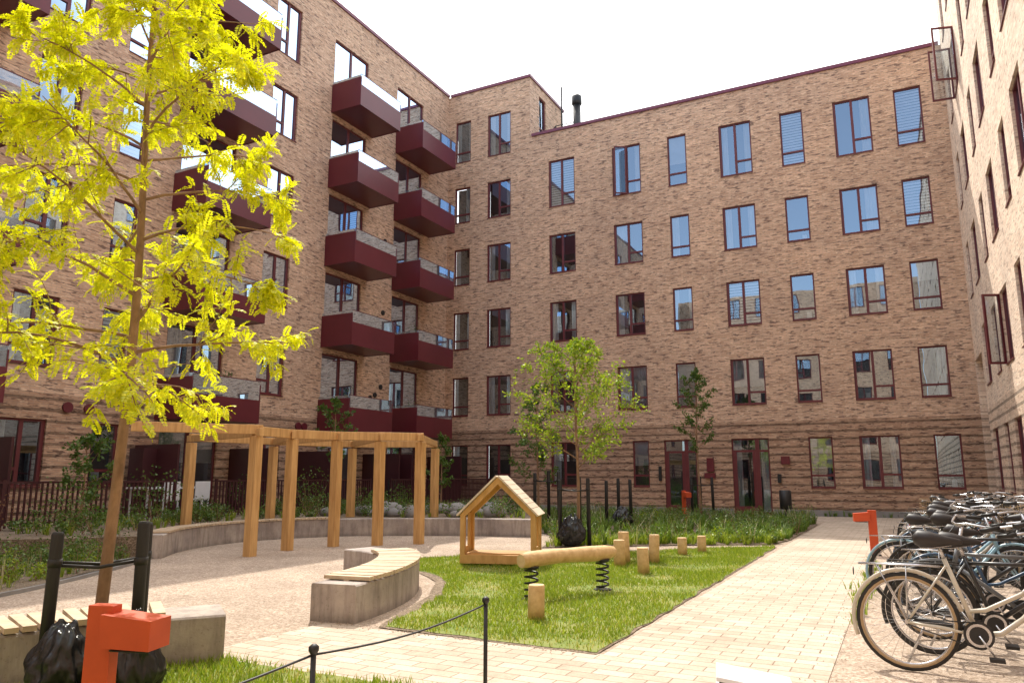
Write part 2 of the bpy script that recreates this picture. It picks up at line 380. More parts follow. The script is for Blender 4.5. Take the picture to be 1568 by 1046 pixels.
# ---- left wing
lw=empty('brick_apartment_building')
F=Facade(C,-A,B)
doors=[(2.2,4.2),(6.2,8.25),(12.65,14.65),(20.1,22.1),(26.6,28.6),(33,35)]
wcols=[(10.07,11.27,'wide'),(15.86,16.6,'narrow'),(17.75,18.85,'wide'),(23.6,24.8,'wide'),(30,31.2,'wide'),(36.5,37.7,'wide')]
ops=[]
for k in range(0,6):
    for a,b in doors: ops.append((a,b,(.42 if k==0 else FP*k+.12),FP*k+2.72+(.3 if k==5 else 0),'door'))
    for a,b,t in wcols: ops.append((a,b,SILL+FP*k+(.15 if k==0 else 0),SILL+FP*k+(2.05 if k==5 else WH),t))
F.make_wall(0,40.6,0,19.45,ops,.3)
for o in ops: F.window(*o)
F.finish(lw,M['brick'])
tr=MB(); F.coping(tr,.05,40.6,19.45); tr.build('roof_coping',[M['coping']],lw)
rf=MB(); F.bx(rf,-3.6,40.6,-11,-.32,19.1,19.4,0); F.bx(rf,-3.6,40.6,-11.2,-11,0,19.4,0); rf.build('roof',[M['roof']],lw)
vt=MB()
for k in range(1,6):
    for x,z in ((5.15,FP*k+1.5),(5.45,FP*k+1.35),(4.8,FP*k+1.85)):
        vt.tube([F.p(x,z,.0),F.p(x,z,.05)],.1,12,0)
for x in (17.3,16.75,9.3,9.0): vt.tube([F.p(x,3.05,0),F.p(x,3.05,.06)],.13,14,1)
vt.build('wall_vents',[M['black'],M['maroon']],lw)
def balcony(s0,s1,k,solid,parent,total=1.15,dep=1.4):
    zb=FP*k-.08; m=MB(); g=MB()
    F.bx(m,s0+.03,s1-.03,.004,dep-.03,zb+.005,zb+.17,0)
    F.bx(m,s0,s0+.03,.004,dep,zb-.01,zb+total-.03,0); F.bx(m,s1-.03,s1,.004,dep,zb-.01,zb+total-.03,0)
    F.bx(m,s0+.03,s1-.03,dep-.03,dep,zb-.01,zb+solid,0)
    F.bx(g,s0+.02,s1-.02,dep-.022,dep-.01,zb+solid+.002,zb+total+.06,0)
    F.bx(g,s1-.022,s1-.01,.02,dep-.03,zb+total-.028,zb+total+.06,0); F.bx(g,s0+.01,s0+.022,.02,dep-.03,zb+total-.028,zb+total+.06,0)
    F.bx(m,s0+.01,s1-.01,dep-.03,dep-.002,zb+total+.062,zb+total+.082,0)
    e=empty('balcony'); e.parent=parent
    m.build('shell',[M['maroon']],e); g.build('glass',[M['bglass']],e)
    if random.random()<.75:
        t=MB(); x=random.uniform(s0+.5,s1-.6); z=zb+.17
        t.box(F.p(x,z,.7),F.d,F.n,UP,-.25,.25,-.25,.25,.7,.74,0)
        for sx in(-.22,.22):
            for sy in(-.22,.22): t.box(F.p(x,z,.7),F.d,F.n,UP,sx-.02,sx+.02,sy-.02,sy+.02,0,.7,0)
        t.tube([F.p(x,z+.74,.7),F.p(x,z+.95,.7)],[.08,.12],8,1)
        for _ in range(60):
            v=Vector((random.gauss(0,.13),random.gauss(0,.13),random.uniform(.9,1.35))); q=F.p(x,z,.7)+v; d=Vector((random.gauss(0,1),random.gauss(0,1),random.gauss(0,1))).normalized(); sd_=d.cross(UP).normalized()
            t.face([q,q+d*.05+sd_*.02,q+d*.1,q+d*.05-sd_*.02],2)
        t.build('table',[M['black'],M['concrete'],M['shrub']],e)
for k in range(1,6):
    balcony(1.62,4.25,k,.80,lw); balcony(5.85,8.35,k,.80,lw); balcony(12.4,14.85,k,.66,lw); balcony(19.55,22.2,k,.75,lw); balcony(26.4,29,k,.75,lw)
sc=MB()
for x in (1.3,4.9,5.7,9.2,12.1,15.3,19.4,22.8): 
    F.bx(sc,x,x+.06,.02,1.7,.4,2.2,0)
for x in (8.5,15.0,4.4): F.bx(sc,x,x+.75,.35,.9,.4,2.1,0)
sc.build('terrace_screens',[M['rail']],lw)
# ---- right wing
rw=empty('brick_apartment_building')
D=P(2.42,28.66)
F=Facade(D,-A,-B)
wc=[]; t=1.1
while t<37: wc+= [(t,t+.85,'narrow'),(t+1.95,t+3.2,'wide')]; t+=4.65
ops=[]
for k in range(0,6):
    for a,b,ty in wc:
        if k<=1 and a<1.5: continue
        ops.append((a,b,SILL+FP*k,SILL+FP*k+(2.05 if k==5 else WH),ty))
ops2=ops+[(0.0,2.3,0.0,5.1)]
F.make_wall(0,40.6,0,19.45,ops2)
for o in ops: F.window(*o)
q=[(0,0),(2.3,0),(2.3,5.1),(0,5.1)]
F.wall.face([F.p(x,z,-.62) for x,z in q],0,q)
F.wall.face([F.p(2.3,0,-.1),F.p(2.3,0,-.62),F.p(2.3,5.1,-.62),F.p(2.3,5.1,-.1)],0,[(0,0),(.6,0),(.6,5.1),(0,5.1)])
F.wall.face([F.p(0,0,-.1),F.p(0,0,-.62),F.p(0,5.1,-.62),F.p(0,5.1,-.1)],0,[(0,0),(.6,0),(.6,5.1),(0,5.1)])
F.wall.face([F.p(0,5.095,0),F.p(0,5.095,-.62),F.p(2.3,5.095,-.62),F.p(2.3,5.095,0)],0,[(0,0),(.6,0),(.6,2.3),(0,2.3)])
F.finish(rw,M['brick_sunlit'])
tr=MB(); F.coping(tr,.0,40.6,19.45); tr.build('roof_coping',[M['coping']],rw)
rf=MB(); F.bx(rf,0,40.6,-11,-.15,19.1,19.4,0); F.bx(rf,-.15,40.6,-11.2,-11,0,19.4,0)
F.bx(rf,-.12,-.02,-11,-.01,16.0,19.4,0); rf.build('roof',[M['roof']],rw)
oc=MB()
casement(F,oc,3.02,13.0,1.72,.62,.1); casement(F,oc,4.33,13.0,1.72,.60,.3); casement(F,oc,7.7,4.0,1.7,.40,.4)
oc.build('open_casements',[M['frame'],M['cglass']],rw)
# ---- rear wing (behind the camera, closes the courtyard)
bk=empty('brick_apartment_building')
F=Facade(P(2.42,-13),-B,A)
ops=[]
for k in range(0,6):
    x=1.5
    while x<19: ops.append((x,x+1.25,SILL+FP*k,SILL+FP*k+WH,'wide')); x+=2.6
ops=[o for o in ops if o[3]<17.9]
F.make_wall(0,20.56,0,18.0,ops)
for o in ops: F.window(*o)
F.finish(bk,M['brick'])
rf=MB(); F.bx(rf,0,20.5,-8,-.15,17.7,17.9,0); rf.build('roof',[M['roof']],bk)
# ------------------------------------------------------------------ ground sheets
def sheet(name,pts,z,mat,skirt=0,ba=True):
    m=MB(); pts=[Vector((p[0],p[1],0)) for p in pts]
    uv=[(p.dot(B),p.dot(A)) for p in pts]
    m.face([p+UP*z for p in pts],0,uv)
    if skirt:
        for i in range(len(pts)):
            a=pts[i]; b=pts[(i+1)%len(pts)]
            m.face([a+UP*(z-skirt),b+UP*(z-skirt),b+UP*z,a+UP*z],0,[(0,0),(1,0),(1,.4),(0,.4)])
    return m.build(name,[mat],None,uvs=True)
def PB(l): return [P(b,a) for b,a in l]
sheet('ground',[(-400,-400),(400,-400),(400,400),(-400,400)],0,M['farground'])
sheet('gravel_courtyard',PB([(-18.1,-12.9),(2.4,-12.9),(2.4,28.6),(-18.1,28.6)]),.004,M['gravel'])
sheet('paved_path',PB([(-5.1,4.42),(-2.12,4.42),(-2.12,-6),(-.57,-6),(-.57,22.5),(2.4,25),(2.4,28.6),(-14,28.6),(-14,26.6),(-3,26.6),(-2.22,25.5),(-2.22,5.9),(-5.05,5.9)]),.010,M['paver'])
def rough(pts,step=.12,amp=.035,sd=0):
    out=[];K=len(pts)
    for i in range(K):
        a=Vector((pts[i][0],pts[i][1],0)); b=Vector((pts[(i+1)%K][0],pts[(i+1)%K][1],0)); n=max(1,int((b-a).length/step))
        pr=(b-a).normalized().cross(UP)
        for j in range(n):
            p=a.lerp(b,j/n); p=p+pr*amp*mnoise.noise(Vector((p.x*3.1,p.y*3.1,sd))); out.append((p.x,p.y))
    return out
lawn_pts=[(5.2,15.25),(.66,6.28),(-1.19,7.36),(-1.02,8.1),(-.82,9.2),(-.85,10.4),(-1.2,11.3),(-1.9,12.0),(-2.35,12.4),(-1.5,13.2),(-.3,13.8),(1.2,14.1),(2.8,14.6),(4.0,15.0)]
sheet('soil_edge',rough([(5.26,15.33),(.66,6.235),(-1.25,7.33),(-1.15,8.1),(-.98,9.2),(-1.02,10.4),(-1.35,11.3),(-2.0,12.0),(-2.5,12.4),(-1.5,13.4),(-.3,14.0),(1.2,14.3),(2.8,14.8),(4.0,15.2)],.15,.02),.013,M['earth'])
sheet('lawn',rough(lawn_pts,.12,.05),.017,M['lawn'])
fl_pts=[tuple(P(b,a)[:2]) for b,a in [(-6.6,4.40),(-2.14,4.40),(-2.14,-3),(-6.6,-3)]]
sheet('lawn',rough(fl_pts,.12,.03),.018,M['lawn'])
bed_pts=[(.55,15.1),(2.5,15.5),(4.2,15.75),(5.3,15.75),(6.1,16.9),(8.75,22.0),(9.2,23.6),(3,27),(-1.5,28.5),(-.6,24),(.3,21),(.9,18.2),(.9,16.5)]
sheet('planting_bed',bed_pts,.022,M['earth'])
ring=[(.47,17.9),(-.7,18.25),(-1.84,18.35),(-3.0,18.35),(-4.0,18.15),(-5.0,17.6),(-5.8,16.75),(-6.25,15.6),(-6.35,14.4),(-6.15,13.2)]
ter=[(.47,18.0)]+[(x*1.0,y+.1) for x,y in ring[1:6]]+[(x-.1,y) for x,y in ring[6:]]+[tuple(P(-12.5,7.8)[:2]),tuple(P(-14.2,6.5)[:2]),tuple(P(-14.2,-12)[:2]),tuple(P(-18.1,-12)[:2]),tuple(P(-18.1,28.6)[:2]),tuple(P(-15,28.6)[:2]),(.2,24),(.6,20)]
sheet('raised_terrace',ter,.38,M['earth'],skirt=.38)
leftbed=[(-6.2,13.2),(-6.05,9.1),(-6.6,7.5),(-9,6),(-11,4),tuple(P(-14.2,-2)[:2]),tuple(P(-14.2,6.5)[:2]),tuple(P(-12.5,7.8)[:2])]
sheet('planting_bed',leftbed,.024,M['earth'])
# ------------------------------------------------------------------ ribbons (concrete walls / benches)
def smooth(pts,n=6):
    out=[]; K=len(pts); V=[Vector((p[0],p[1],0)) for p in pts]
    for i in range(K-1):
        p0=V[max(i-1,0)];p1=V[i];p2=V[i+1];p3=V[min(i+2,K-1)]
        for j in range(n):
            t=j/n; out.append(.5*((2*p1)+(p2-p0)*t+(2*p0-5*p1+4*p2-p3)*t*t+(3*p1-p0-3*p2+p3)*t**3))
    out.append(V[-1]); return out
def ribbon(mb,c,w,z0,z1,mi=0,ch=0.0):
    ls=[];rs=[];l2=[];r2=[]
    for i,p in enumerate(c):
        d=(c[min(i+1,len(c)-1)]-c[max(i-1,0)]).normalized(); s=d.cross(UP)
        ls.append(p-s*w/2); rs.append(p+s*w/2); l2.append(p-s*(w/2-ch)); r2.append(p+s*(w/2-ch))
    zc=z1-ch
    for i in range(len(c)-1):
        j=i+1
        mb.face([l2[i]+UP*z1,r2[i]+UP*z1,r2[j]+UP*z1,l2[j]+UP*z1],mi)
        mb.face([ls[i]+UP*z0,ls[i]+UP*zc,ls[j]+UP*zc,ls[j]+UP*z0],mi); mb.face([rs[i]+UP*z0,rs[j]+UP*z0,rs[j]+UP*zc,rs[i]+UP*zc],mi)
        if ch:
            mb.face([ls[i]+UP*zc,l2[i]+UP*z1,l2[j]+UP*z1,ls[j]+UP*zc],mi); mb.face([rs[i]+UP*zc,rs[j]+UP*zc,r2[j]+UP*z1,r2[i]+UP*z1],mi)
    for i in (0,-1): mb.face([ls[i]+UP*z0,rs[i]+UP*z0,rs[i]+UP*zc,r2[i]+UP*z1,l2[i]+UP*z1,ls[i]+UP*zc],mi)
def slats(mb,c,w,z0,z1,lo,hi,pitch=.11,sw=.085,mi=0):
    cum=[0]
    for i in range(len(c)-1): cum.append(cum[-1]+(c[i+1]-c[i]).length)
    T=cum[-1]; s=lo*T
    while s<hi*T:
        i=max(j for j in range(len(cum)) if cum[j]<=s+1e-9); i=min(i,len(c)-2)
        t=(s-cum[i])/(cum[i+1]-cum[i]); p=c[i].lerp(c[i+1],t); d=(c[i+1]-c[i]).normalized(); sd=d.cross(UP)
        jit=random.uniform(-.003,.003)
        mb.box(p,d,sd,UP,-sw/2,sw/2,-w/2+jit,w/2+jit*2,z0,z1+jit,mi); s+=pitch
wl=empty('curved_retaining_wall'); c=smooth(ring)
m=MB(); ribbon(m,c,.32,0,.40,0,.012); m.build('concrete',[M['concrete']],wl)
m=MB(); slats(m,c,.36,.405,.44,.45,.97,.1,.08); m.build('seat_slats',[M['slat']],wl)
def bench(pts,w,h,lo,hi):
    e=empty('curved_bench'); c=smooth(pts)
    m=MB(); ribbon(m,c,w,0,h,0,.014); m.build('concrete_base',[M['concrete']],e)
    m=MB(); slats(m,c,w+.03,h+.012,h+.05,lo,hi); slats(m,c,.06,h+.001,h+.014,lo,hi,.1,.1); m.build('seat_slats',[M['slat']],e)
bench([(-1.74,7.6),(-1.52,8.3),(-1.40,9.2),(-1.47,10.1),(-1.78,10.85),(-2.25,11.3)],.5,.36,.07,.80)
bench([(-2.32,6.28),(-2.9,5.98),(-3.4,5.6),(-3.9,5.1),(-4.5,4.3)],.55,.35,.16,1.0)
m=MB(); ribbon(m,smooth([(-6.15,13.2),(-5.95,11.2),(-6.0,9.1),(-6.6,7.5)]),.05,0,.05); m.build('bed_edging',[M['plinth']])
# ------------------------------------------------------------------ pergola
m=MB()
Fp=[(-4.61,13.6),(-4.27,14.67),(-3.58,15.46),(-2.75,15.74),(-1.94,16.04)]
Rp=[(-6.75,15.9),(-5.6,17.75),(-4.05,19.2),(-1.95,19.2)]
H=2.2
for i,(x,y) in enumerate(Fp): m.box(Vector((x,y,0)),B,A,UP,-.085,.085,-.085,.085,0,H-.1,0)
for (x,y) in Rp: m.box(Vector((x,y,.38)),B,A,UP,-.08,.08,-.08,.08,0,H-.5,0)
def bt(p,q,z,over=.15,w=.09,h=.18):
    p=Vector((*p,z)); q=Vector((*q,z)); d=(q-p).normalized(); m.beam(p-d*over,q+d*over,w,h,0)
for i in range(4): bt(Fp[i],Fp[i+1],H+.004*i-.005,.05,.10,.17)
bt((-6.35,12.75),Fp[0],H+.02,.1,.10,.17)
for i in range(3): bt(Rp[i],Rp[i+1],H-.004*i-.008,.05,.09,.16)
for f,r in ((0,0),(1,1),(2,1),(3,2),(4,3)): bt(Fp[f],Rp[r],H-.035+.006*f,.2,.08,.14)
ob=m.build('timber_pergola',[M['timber']]); bv=ob.modifiers.new('b','BEVEL'); bv.width=.006; bv.segments=1
# ------------------------------------------------------------------ playhouse
m=MB(); O=Vector((-.82,12.15,.0)); wx=Vector((.985,-.17,0)).normalized(); dy=Vector((.17,.985,0)).normalized()
W=1.2;Dp=.72;zb=.05;ze=.80;za=1.38;t=.075
outer=[(0,zb),(W,zb),(W,ze),(W/2,za),(0,ze)]; inner=[(t,zb+.13),(W-t,zb+.13),(W-t,ze-.03),(W/2,za-.11),(t,ze-.03)]
def pt(x,z,y): return O+wx*x+dy*y+UP*z
def gable(y0,y1):
    for i in range(5):
        j=(i+1)%5
        o0,o1,i1,i0=outer[i],outer[j],inner[j],inner[i]
        m.face([pt(*o0,y0),pt(*o1,y0),pt(*i1,y0),pt(*i0,y0)],0); m.face([pt(*o0,y1),pt(*i0,y1),pt(*i1,y1),pt(*o1,y1)],0)
        m.face([pt(*o0,y0),pt(*o0,y1),pt(*o1,y1),pt(*o1,y0)],0); m.face([pt(*i0,y0),pt(*i1,y0),pt(*i1,y1),pt(*i0,y1)],0)
gable(0,.09); gable(Dp-.09,Dp)
for s_ in (0,1):
    x0=.012 if s_==0 else W-.04
    m.box(O,wx,dy,UP,x0,x0+.028,.09,Dp-.09,zb+.1,zb+.24,0)
    for y0,y1 in ((.09,.25),(.47,.63)): m.box(O,wx,dy,UP,x0,x0+.026,y0,y1,zb+.24,ze,0)
for k in range(9):
    y0=-.03+k*.088
    if .05<y0<Dp-.12: m.box(O,wx,dy,UP,.08,W-.08,max(.092,y0),min(Dp-.092,y0+.08),zb+.1,zb+.15,0)
for sgn in (0,1):
    e0=Vector(outer[4] if sgn==0 else outer[2]); ap=Vector(outer[3]); dv=(ap-e0); ln=dv.length; dv/=ln
    nv=Vector((-dv.y,dv.x)) if sgn==0 else Vector((dv.y,-dv.x))
    K=8
    for k in range(K):
        a0=ln*k/K+.004; a1=ln*(k+1)/K-.004
        if k==0: a0-=.05
        q=[e0+dv*a0+nv*.006,e0+dv*a1+nv*.006,e0+dv*a1+nv*.034,e0+dv*a0+nv*.034]
        f0=[pt(p.x,p.y,-.05) for p in q]; f1=[pt(p.x,p.y,Dp+.05) for p in q]
        m.face(f0,1); m.face(f1[::-1],1)
        for i in range(4): m.face([f0[i],f1[i],f1[(i+1)%4],f0[(i+1)%4]],1)
m.build('wooden_playhouse',[M['plywood'],M['roofwood']])
# ------------------------------------------------------------------ log on springs, stumps
m=MB()
p0=Vector((.10,8.76,.45)); p1=Vector((1.27,9.74,.47)); pts=[];rr=[]
for i in range(13):
    t=i/12; pts.append(p0.lerp(p1,t)+Vector((0,0,.012*math.sin(t*5)))); rr.append((.088 if 0<i<12 else .07)*(1+.06*math.sin(t*9+1)))
m.tube(pts,rr,14,0,capm=1)
for (x,y) in ((.22,8.88),(1.118,9.61)):
    hp=[]
    for i in range(76):
        t=i/75; a=t*2*math.pi*5; hp.append(Vector((x+.075*math.cos(a),y+.075*math.sin(a),.02+t*.35)))
    m.tube(hp,.012,6,2); m.tube([(x,y,.0),(x,y,.03)],.11,16,2); m.tube([(x,y,.36),(x,y,.385)],.09,14,2)
m.build('spring_balance_log',[M['log'],M['logend'],M['black']])
for (x,y,h,r) in ((.237,7.72,.33,.082),(1.68,12.1,.40,.09),(1.81,12.45,.50,.09),(2.29,12.5,.45,.085),(1.89,11.15,.37,.085),(3.04,13.8,.30,.085),(3.49,14.2,.30,.08)):
    m=MB(); ln=random.uniform(-.02,.02)
    m.tube([(0,0,0),(ln*.3,0,h*.4),(ln,.0,h-.012),(ln,0,h)],[r*1.03,r,r*.98,r*.9],16,0,capm=1)
    m.build('wooden_stump',[M['log'],M['logend']],loc=(x,y,0.01))
# ------------------------------------------------------------------ street furniture
def lamp(x,y,yaw,h=.78):
    m=MB(); d=Vector((math.cos(yaw),math.sin(yaw),0)); s=Vector((-math.sin(yaw),math.cos(yaw),0)); O=Vector((0,0,0))
    m.box(O,d,s,UP,-.07,.07,-.035,.035,0,h,0)
    pr=[(.04,h-.035),(.31,h-.06),(.31,h-.20),(.04,h-.19)]
    w0=-.085
    f0=[O+d*a+s*w0+UP*z for a,z in pr]; f1=[O+d*a-s*w0+UP*z for a,z in pr]
    m.face(f0,0); m.face(f1[::-1],0)
    for i in range(4): m.face([f0[i],f1[i],f1[(i+1)%4],f0[(i+1)%4]],0)
    m.box(O,d,s,UP,.08,.28,-.06,.06,h-.212,h-.203,1)
    m.box(O,d,s,UP,-.1,.1,-.06,.06,0,.015,1)
    ob=m.build('bollard_lamp',[M['orange'],M['black']],loc=(x,y,.012))
    bv=ob.modifiers.new('bev','BEVEL'); bv.width=.005; bv.segments=2
lamp(-2.05,3.95,-.15,.75); lamp(6.45,13.75,math.pi-.35); lamp(5.15,22.9,-1.3,.95)
m=MB(); m.tube([(0,0,0),(0,0,.5)],.03,8,0); m.tube([(0,0,.42),(0,0,.45),(0,0,.95),(0,0,.97)],[.15,.17,.17,.14],16,0); m.box(Vector((0,0,0)),B,A,UP,-.17,.17,-.02,.02,.0,.02,0)
m.build('litter_bin',[M['black']],loc=(8.05,22.5,.01))
m=MB(); rp=[P(-2.05,3.68),P(-2.08,2.37),P(-2.1,.9)]
for p in rp:
    m.tube([p,p+UP*.72],.011,8,0); m.tube([p+UP*.72,p+UP*.735,p+UP*.75,p+UP*.76],[.011,.02,.02,.008],10,0)
for a,b in zip(rp[:-1],rp[1:]):
    m.tube([a.lerp(b,t/10)+UP*(.72-.035*math.sin(math.pi*t/10)) for t in range(11)],.005,5,0)
m.build('rope_fence',[M['black']])
m=MB(); bb=-15.1
for a0,a1 in ((-10,3.5),(4.6,12.2),(13.4,19.5),(20.6,27.5)):
    m.box(P(bb,0),A,B,UP,a0,a1,-.02,.02,1.25,1.29,0); m.box(P(bb,0),A,B,UP,a0,a1,-.018,.018,.48,.51,0)
    a=a0
    while a<a1: m.box(P(bb,0),A,B,UP,a,a+.035,-.012,.012,.42,1.27,0); a+=.105
    for a in (a0,a1,(a0+a1)/2): m.box(P(bb,0),A,B,UP,a-.03,a+.03,-.03,.03,.38,1.32,0)
m.build('terrace_railing',[M['rail']])
m=MB(); O=P(-16.6,13.2,.38)
m.box(O,A,B,UP,-.9,.9,-.4,.4,.70,.74,0)
for x in (-.8,.8):
    for y in (-.33,.33): m.box(O,A,B,UP,x-.025,x+.025,y-.025,y+.025,0,.70,0)
m.build('terrace_table',[M['white']])
for i,(a,b) in enumerate(((12.6,-15.9),(13.5,-15.9),(6.2,-16.4),(17.2,-16.2),(22,-16.3))):
    m=MB(); O=P(b,a,.38)
    m.box(O,A,B,UP,-.22,.22,-.22,.22,.42,.45,0); m.box(O,A,B,UP,-.22,.22,.2,.23,.45,.88,0)
    for x in(-.2,.2):
        for y in(-.2,.2): m.box(O,A,B,UP,x-.015,x+.015,y-.015,y+.015,0,.42,0)
    m.build('garden_chair',[M['white'] if i<2 else M['black']])
# ------------------------------------------------------------------ foliage
def rv(): 
    v=Vector((random.gauss(0,1),random.gauss(0,1),random.gauss(0,1))); return v.normalized()
def leafquad(mb,p,d,side,ln,w,mi=0):
    mb.face([p,p+d*ln*.5+side*w,p+d*ln,p+d*ln*.5-side*w],mi)
def frond(mb,p,d,ln,mi=0,n=8,lw=.0085,ll=.038):
    d=d.normalized(); q=p.copy(); side=d.cross(UP)
    if side.length<.1: side=Vector((1,0,0))
    side.normalize(); side=(side+rv()*.35).normalized()
    for i in range(n):
        t=i/(n-1); q=q+d*(ln/n); d=(d+Vector((0,0,-.07-.05*t))).normalized()
        k=ll*(.7+.6*math.sin(math.pi*min(t*.8+.2,1)))
        for sg in (-1,1):
            dd=(side*sg+d*.45+rv()*.18).normalized(); nn=d.cross(side).normalized()
            ws=(dd.cross(nn)+rv()*.25).normalized()
            leafquad(mb,q,dd,ws,k,lw*random.uniform(.9,1.3),mi)
def tree(name,base,H,r0,z0,spread,nprim,kind,mat,seed,leaf=.06,dens=1.0,prof=None,up=.5,lean=(0,0)):
    random.seed(seed); W=MB(); Lf=MB(); base=Vector(base)
    tp=[];tr=[]
    for i in range(14):
        t=i/13; tp.append(Vector((lean[0]*t+.025*math.sin(t*7+seed)*H/5,lean[1]*t+.02*math.cos(t*6+seed)*H/5,H*t))); tr.append(r0*(1-t)**.8*(1 if i else 1.25)+.006)
    W.tube(tp,tr,9,0)
    def at(z):
        f=z/H*13; i=min(int(f),12); return tp[i].lerp(tp[i+1],f-i)
    az=random.random()*6
    for k in range(nprim):
        t=(k+.5)/nprim; z=z0+(H*.97-z0)*t; az+=2.4+random.uniform(-.4,.4)
        pr=prof(t) if prof else (math.sin(math.pi*min(1,t*.75+.25))**.8)
        Lb=spread*pr*random.uniform(.75,1.12); 
        d=Vector((math.cos(az),math.sin(az),up+t*.7+random.uniform(-.15,.2))).normalized()
        p=at(z); pts=[p];n=8
        for i in range(n):
            d=(d+rv()*.10+Vector((0,0,-.06 if kind=='frond' else .0))).normalized(); p=p+d*Lb/n; pts.append(p)
        rb=max(.006,r0*.36*(1-t*.6)); W.tube(pts,[rb*(1-i/(n+.6))+.002 for i in range(n+1)],5,0,cap=False)
        ns=int((5+Lb*3)*dens)
        for j in range(ns):
            u=random.uniform(.22,1); f=u*n; i=min(int(f),n-1); q=pts[i].lerp(pts[i+1],f-i)
            dd=((pts[i+1]-pts[i]).normalized()*.7+rv()*.8+Vector((0,0,.05))).normalized()
            sl=Lb*random.uniform(.18,.38)*(1.15-u*.5); sp=[q]
            for s in range(5):
                dd=(dd+rv()*.16+Vector((0,0,-.05))).normalized(); q=q+dd*sl/5; sp.append(q)
            W.tube(sp,[rb*.35*(1-s/6)+.0012 for s in range(6)],4,0,cap=False)
            if kind=='frond':
                for s in range(1,6):
                    for _ in range(random.choice((2,3,3,4))):
                        fd=(dd*.5+rv()*.9+Vector((0,0,-.25))).normalized()
                        frond(Lf,sp[s],fd,random.uniform(.08,.15),ll=leaf)
            else:
                for s in range(1,6):
                    for _ in range(random.choice((2,3,4,5))):
                        pd=(dd*.4+rv()).normalized(); pos=sp[s]+rv()*.05
                        sd=pd.cross(rv()).normalized(); leafquad(Lf,pos,pd,sd,leaf*random.uniform(.7,1.3),leaf*.33)
    e=empty(name,base)
    W.build('trunk_and_branches',[M['bark']],e); Lf.build('leaves',[mat],e)
    return e
tree('honey_locust_tree',(-2.72,5.22,0),5.75,.038,1.9,1.30,36,'frond',M['locust'],11,leaf=.026,dens=1.2,prof=lambda t:(1.0 if t<.5 else 1.0-(t-.5)*1.3),up=.20)
tree('young_tree',(1.35,15.75,0),4.3,.033,1.5,1.5,28,'leaf',M['midleaf'],25,leaf=.062,dens=1.9,up=.35)
tree('young_tree',(5.9,24,0),4.9,.035,2.0,.95,18,'leaf',M['dkleaf'],8,leaf=.075,dens=1.1,up=.8)
tree('young_tree',(-5.1,21.6,.38),3.3,.03,1.2,.75,14,'leaf',M['dkleaf'],9,leaf=.08,dens=.9,up=.6)
tree('young_tree',(.7,20.8,0),4.0,.03,1.0,1.0,16,'leaf',M['dkleaf'],19,leaf=.075,dens=1.3,up=.6)
tree('young_tree',(-8.6,15.3,.3),1.9,.02,.5,.7,12,'leaf',M['dkleaf'],29,leaf=.08,dens=.9,up=.6)
tree('young_tree',(-7.9,23.5,.38),1.9,.02,.4,.6,12,'leaf',M['dkleaf'],39,leaf=.08,dens=.9,up=.6)
tree('young_tree',(-2.0,21.5,.38),2.2,.02,.4,.6,12,'leaf',M['dkleaf'],49,leaf=.08,dens=.9,up=.6)
random.seed(3)
def inpoly(x,y,poly):
    c=False; j=len(poly)-1
    for i in range(len(poly)):
        xi,yi=poly[i][0],poly[i][1]; xj,yj=poly[j][0],poly[j][1]
        if (yi>y)!=(yj>y) and x<(xj-xi)*(y-yi)/(yj-yi)+xi: c=not c
        j=i
    return c
def sample(poly,n):
    xs=[p[0] for p in poly]; ys=[p[1] for p in poly]; out=[]
    while len(out)<n:
        x=random.uniform(min(xs),max(xs)); y=random.uniform(min(ys),max(ys))
        if inpoly(x,y,poly): out.append((x,y))
    return out
def lawn_blades(name,poly,n,h,z,mat='grass'):
    m=MB()
    for x,y in sample(poly,n):
        q=mnoise.noise(Vector((x*1.3,y*1.3,0)))
        if mat=='grass' and q<-.22 and random.random()<.65: continue
        if mat!='grass' and q>.0 and random.random()<.7: continue
        a=random.random()*6.28; w=.006; hh=h*random.uniform(.5,1.4)*(1+.6*q); lx=random.gauss(0,.35)*hh; ly=random.gauss(0,.35)*hh
        m.face([(x-w*math.cos(a),y-w*math.sin(a),z),(x+w*math.cos(a),y+w*math.sin(a),z),(x+lx,y+ly,z+hh)],0)
    return m.build(name,[M[mat]])
lawn_blades('lawn_grass',rough(lawn_pts,.2,.07),52000,.045,.016)
lawn_blades('lawn_grass',lawn_pts,9000,.035,.016,'drygrass')
fl=[tuple(P(b,a)[:2]) for b,a in [(-6.6,4.42),(-2.1,4.42),(-2.1,2.6),(-6.6,2.6)]]
lawn_blades('lawn_grass',fl,15000,.06,.016)
lawn_blades('lawn_grass',fl,3000,.05,.016,'drygrass')
def tufts(name,poly,n,h,mat,z=0.02,blades=16,w=.008,spread=.45,pts=None):
    m=MB()
    for x,y in (pts or sample(poly,n)):
        s=random.uniform(.45,1.25)
        for _ in range(blades):
            a=random.random()*6.28; hh=h*s*random.uniform(.6,1.1); o=Vector((math.cos(a),math.sin(a),0)); sd=Vector((-o.y,o.x,0))*w
            p=Vector((x,y,z))+o*random.uniform(0,.05); q=p+o*hh*spread*.35+UP*hh*.6; r=p+o*hh*spread*random.uniform(.7,1.3)+UP*hh*random.uniform(.75,1)
            m.face([p-sd,p+sd,q+sd*.8,q-sd*.8],0); m.face([q-sd*.8,q+sd*.8,r],0)
    return m.build(name,[mat])
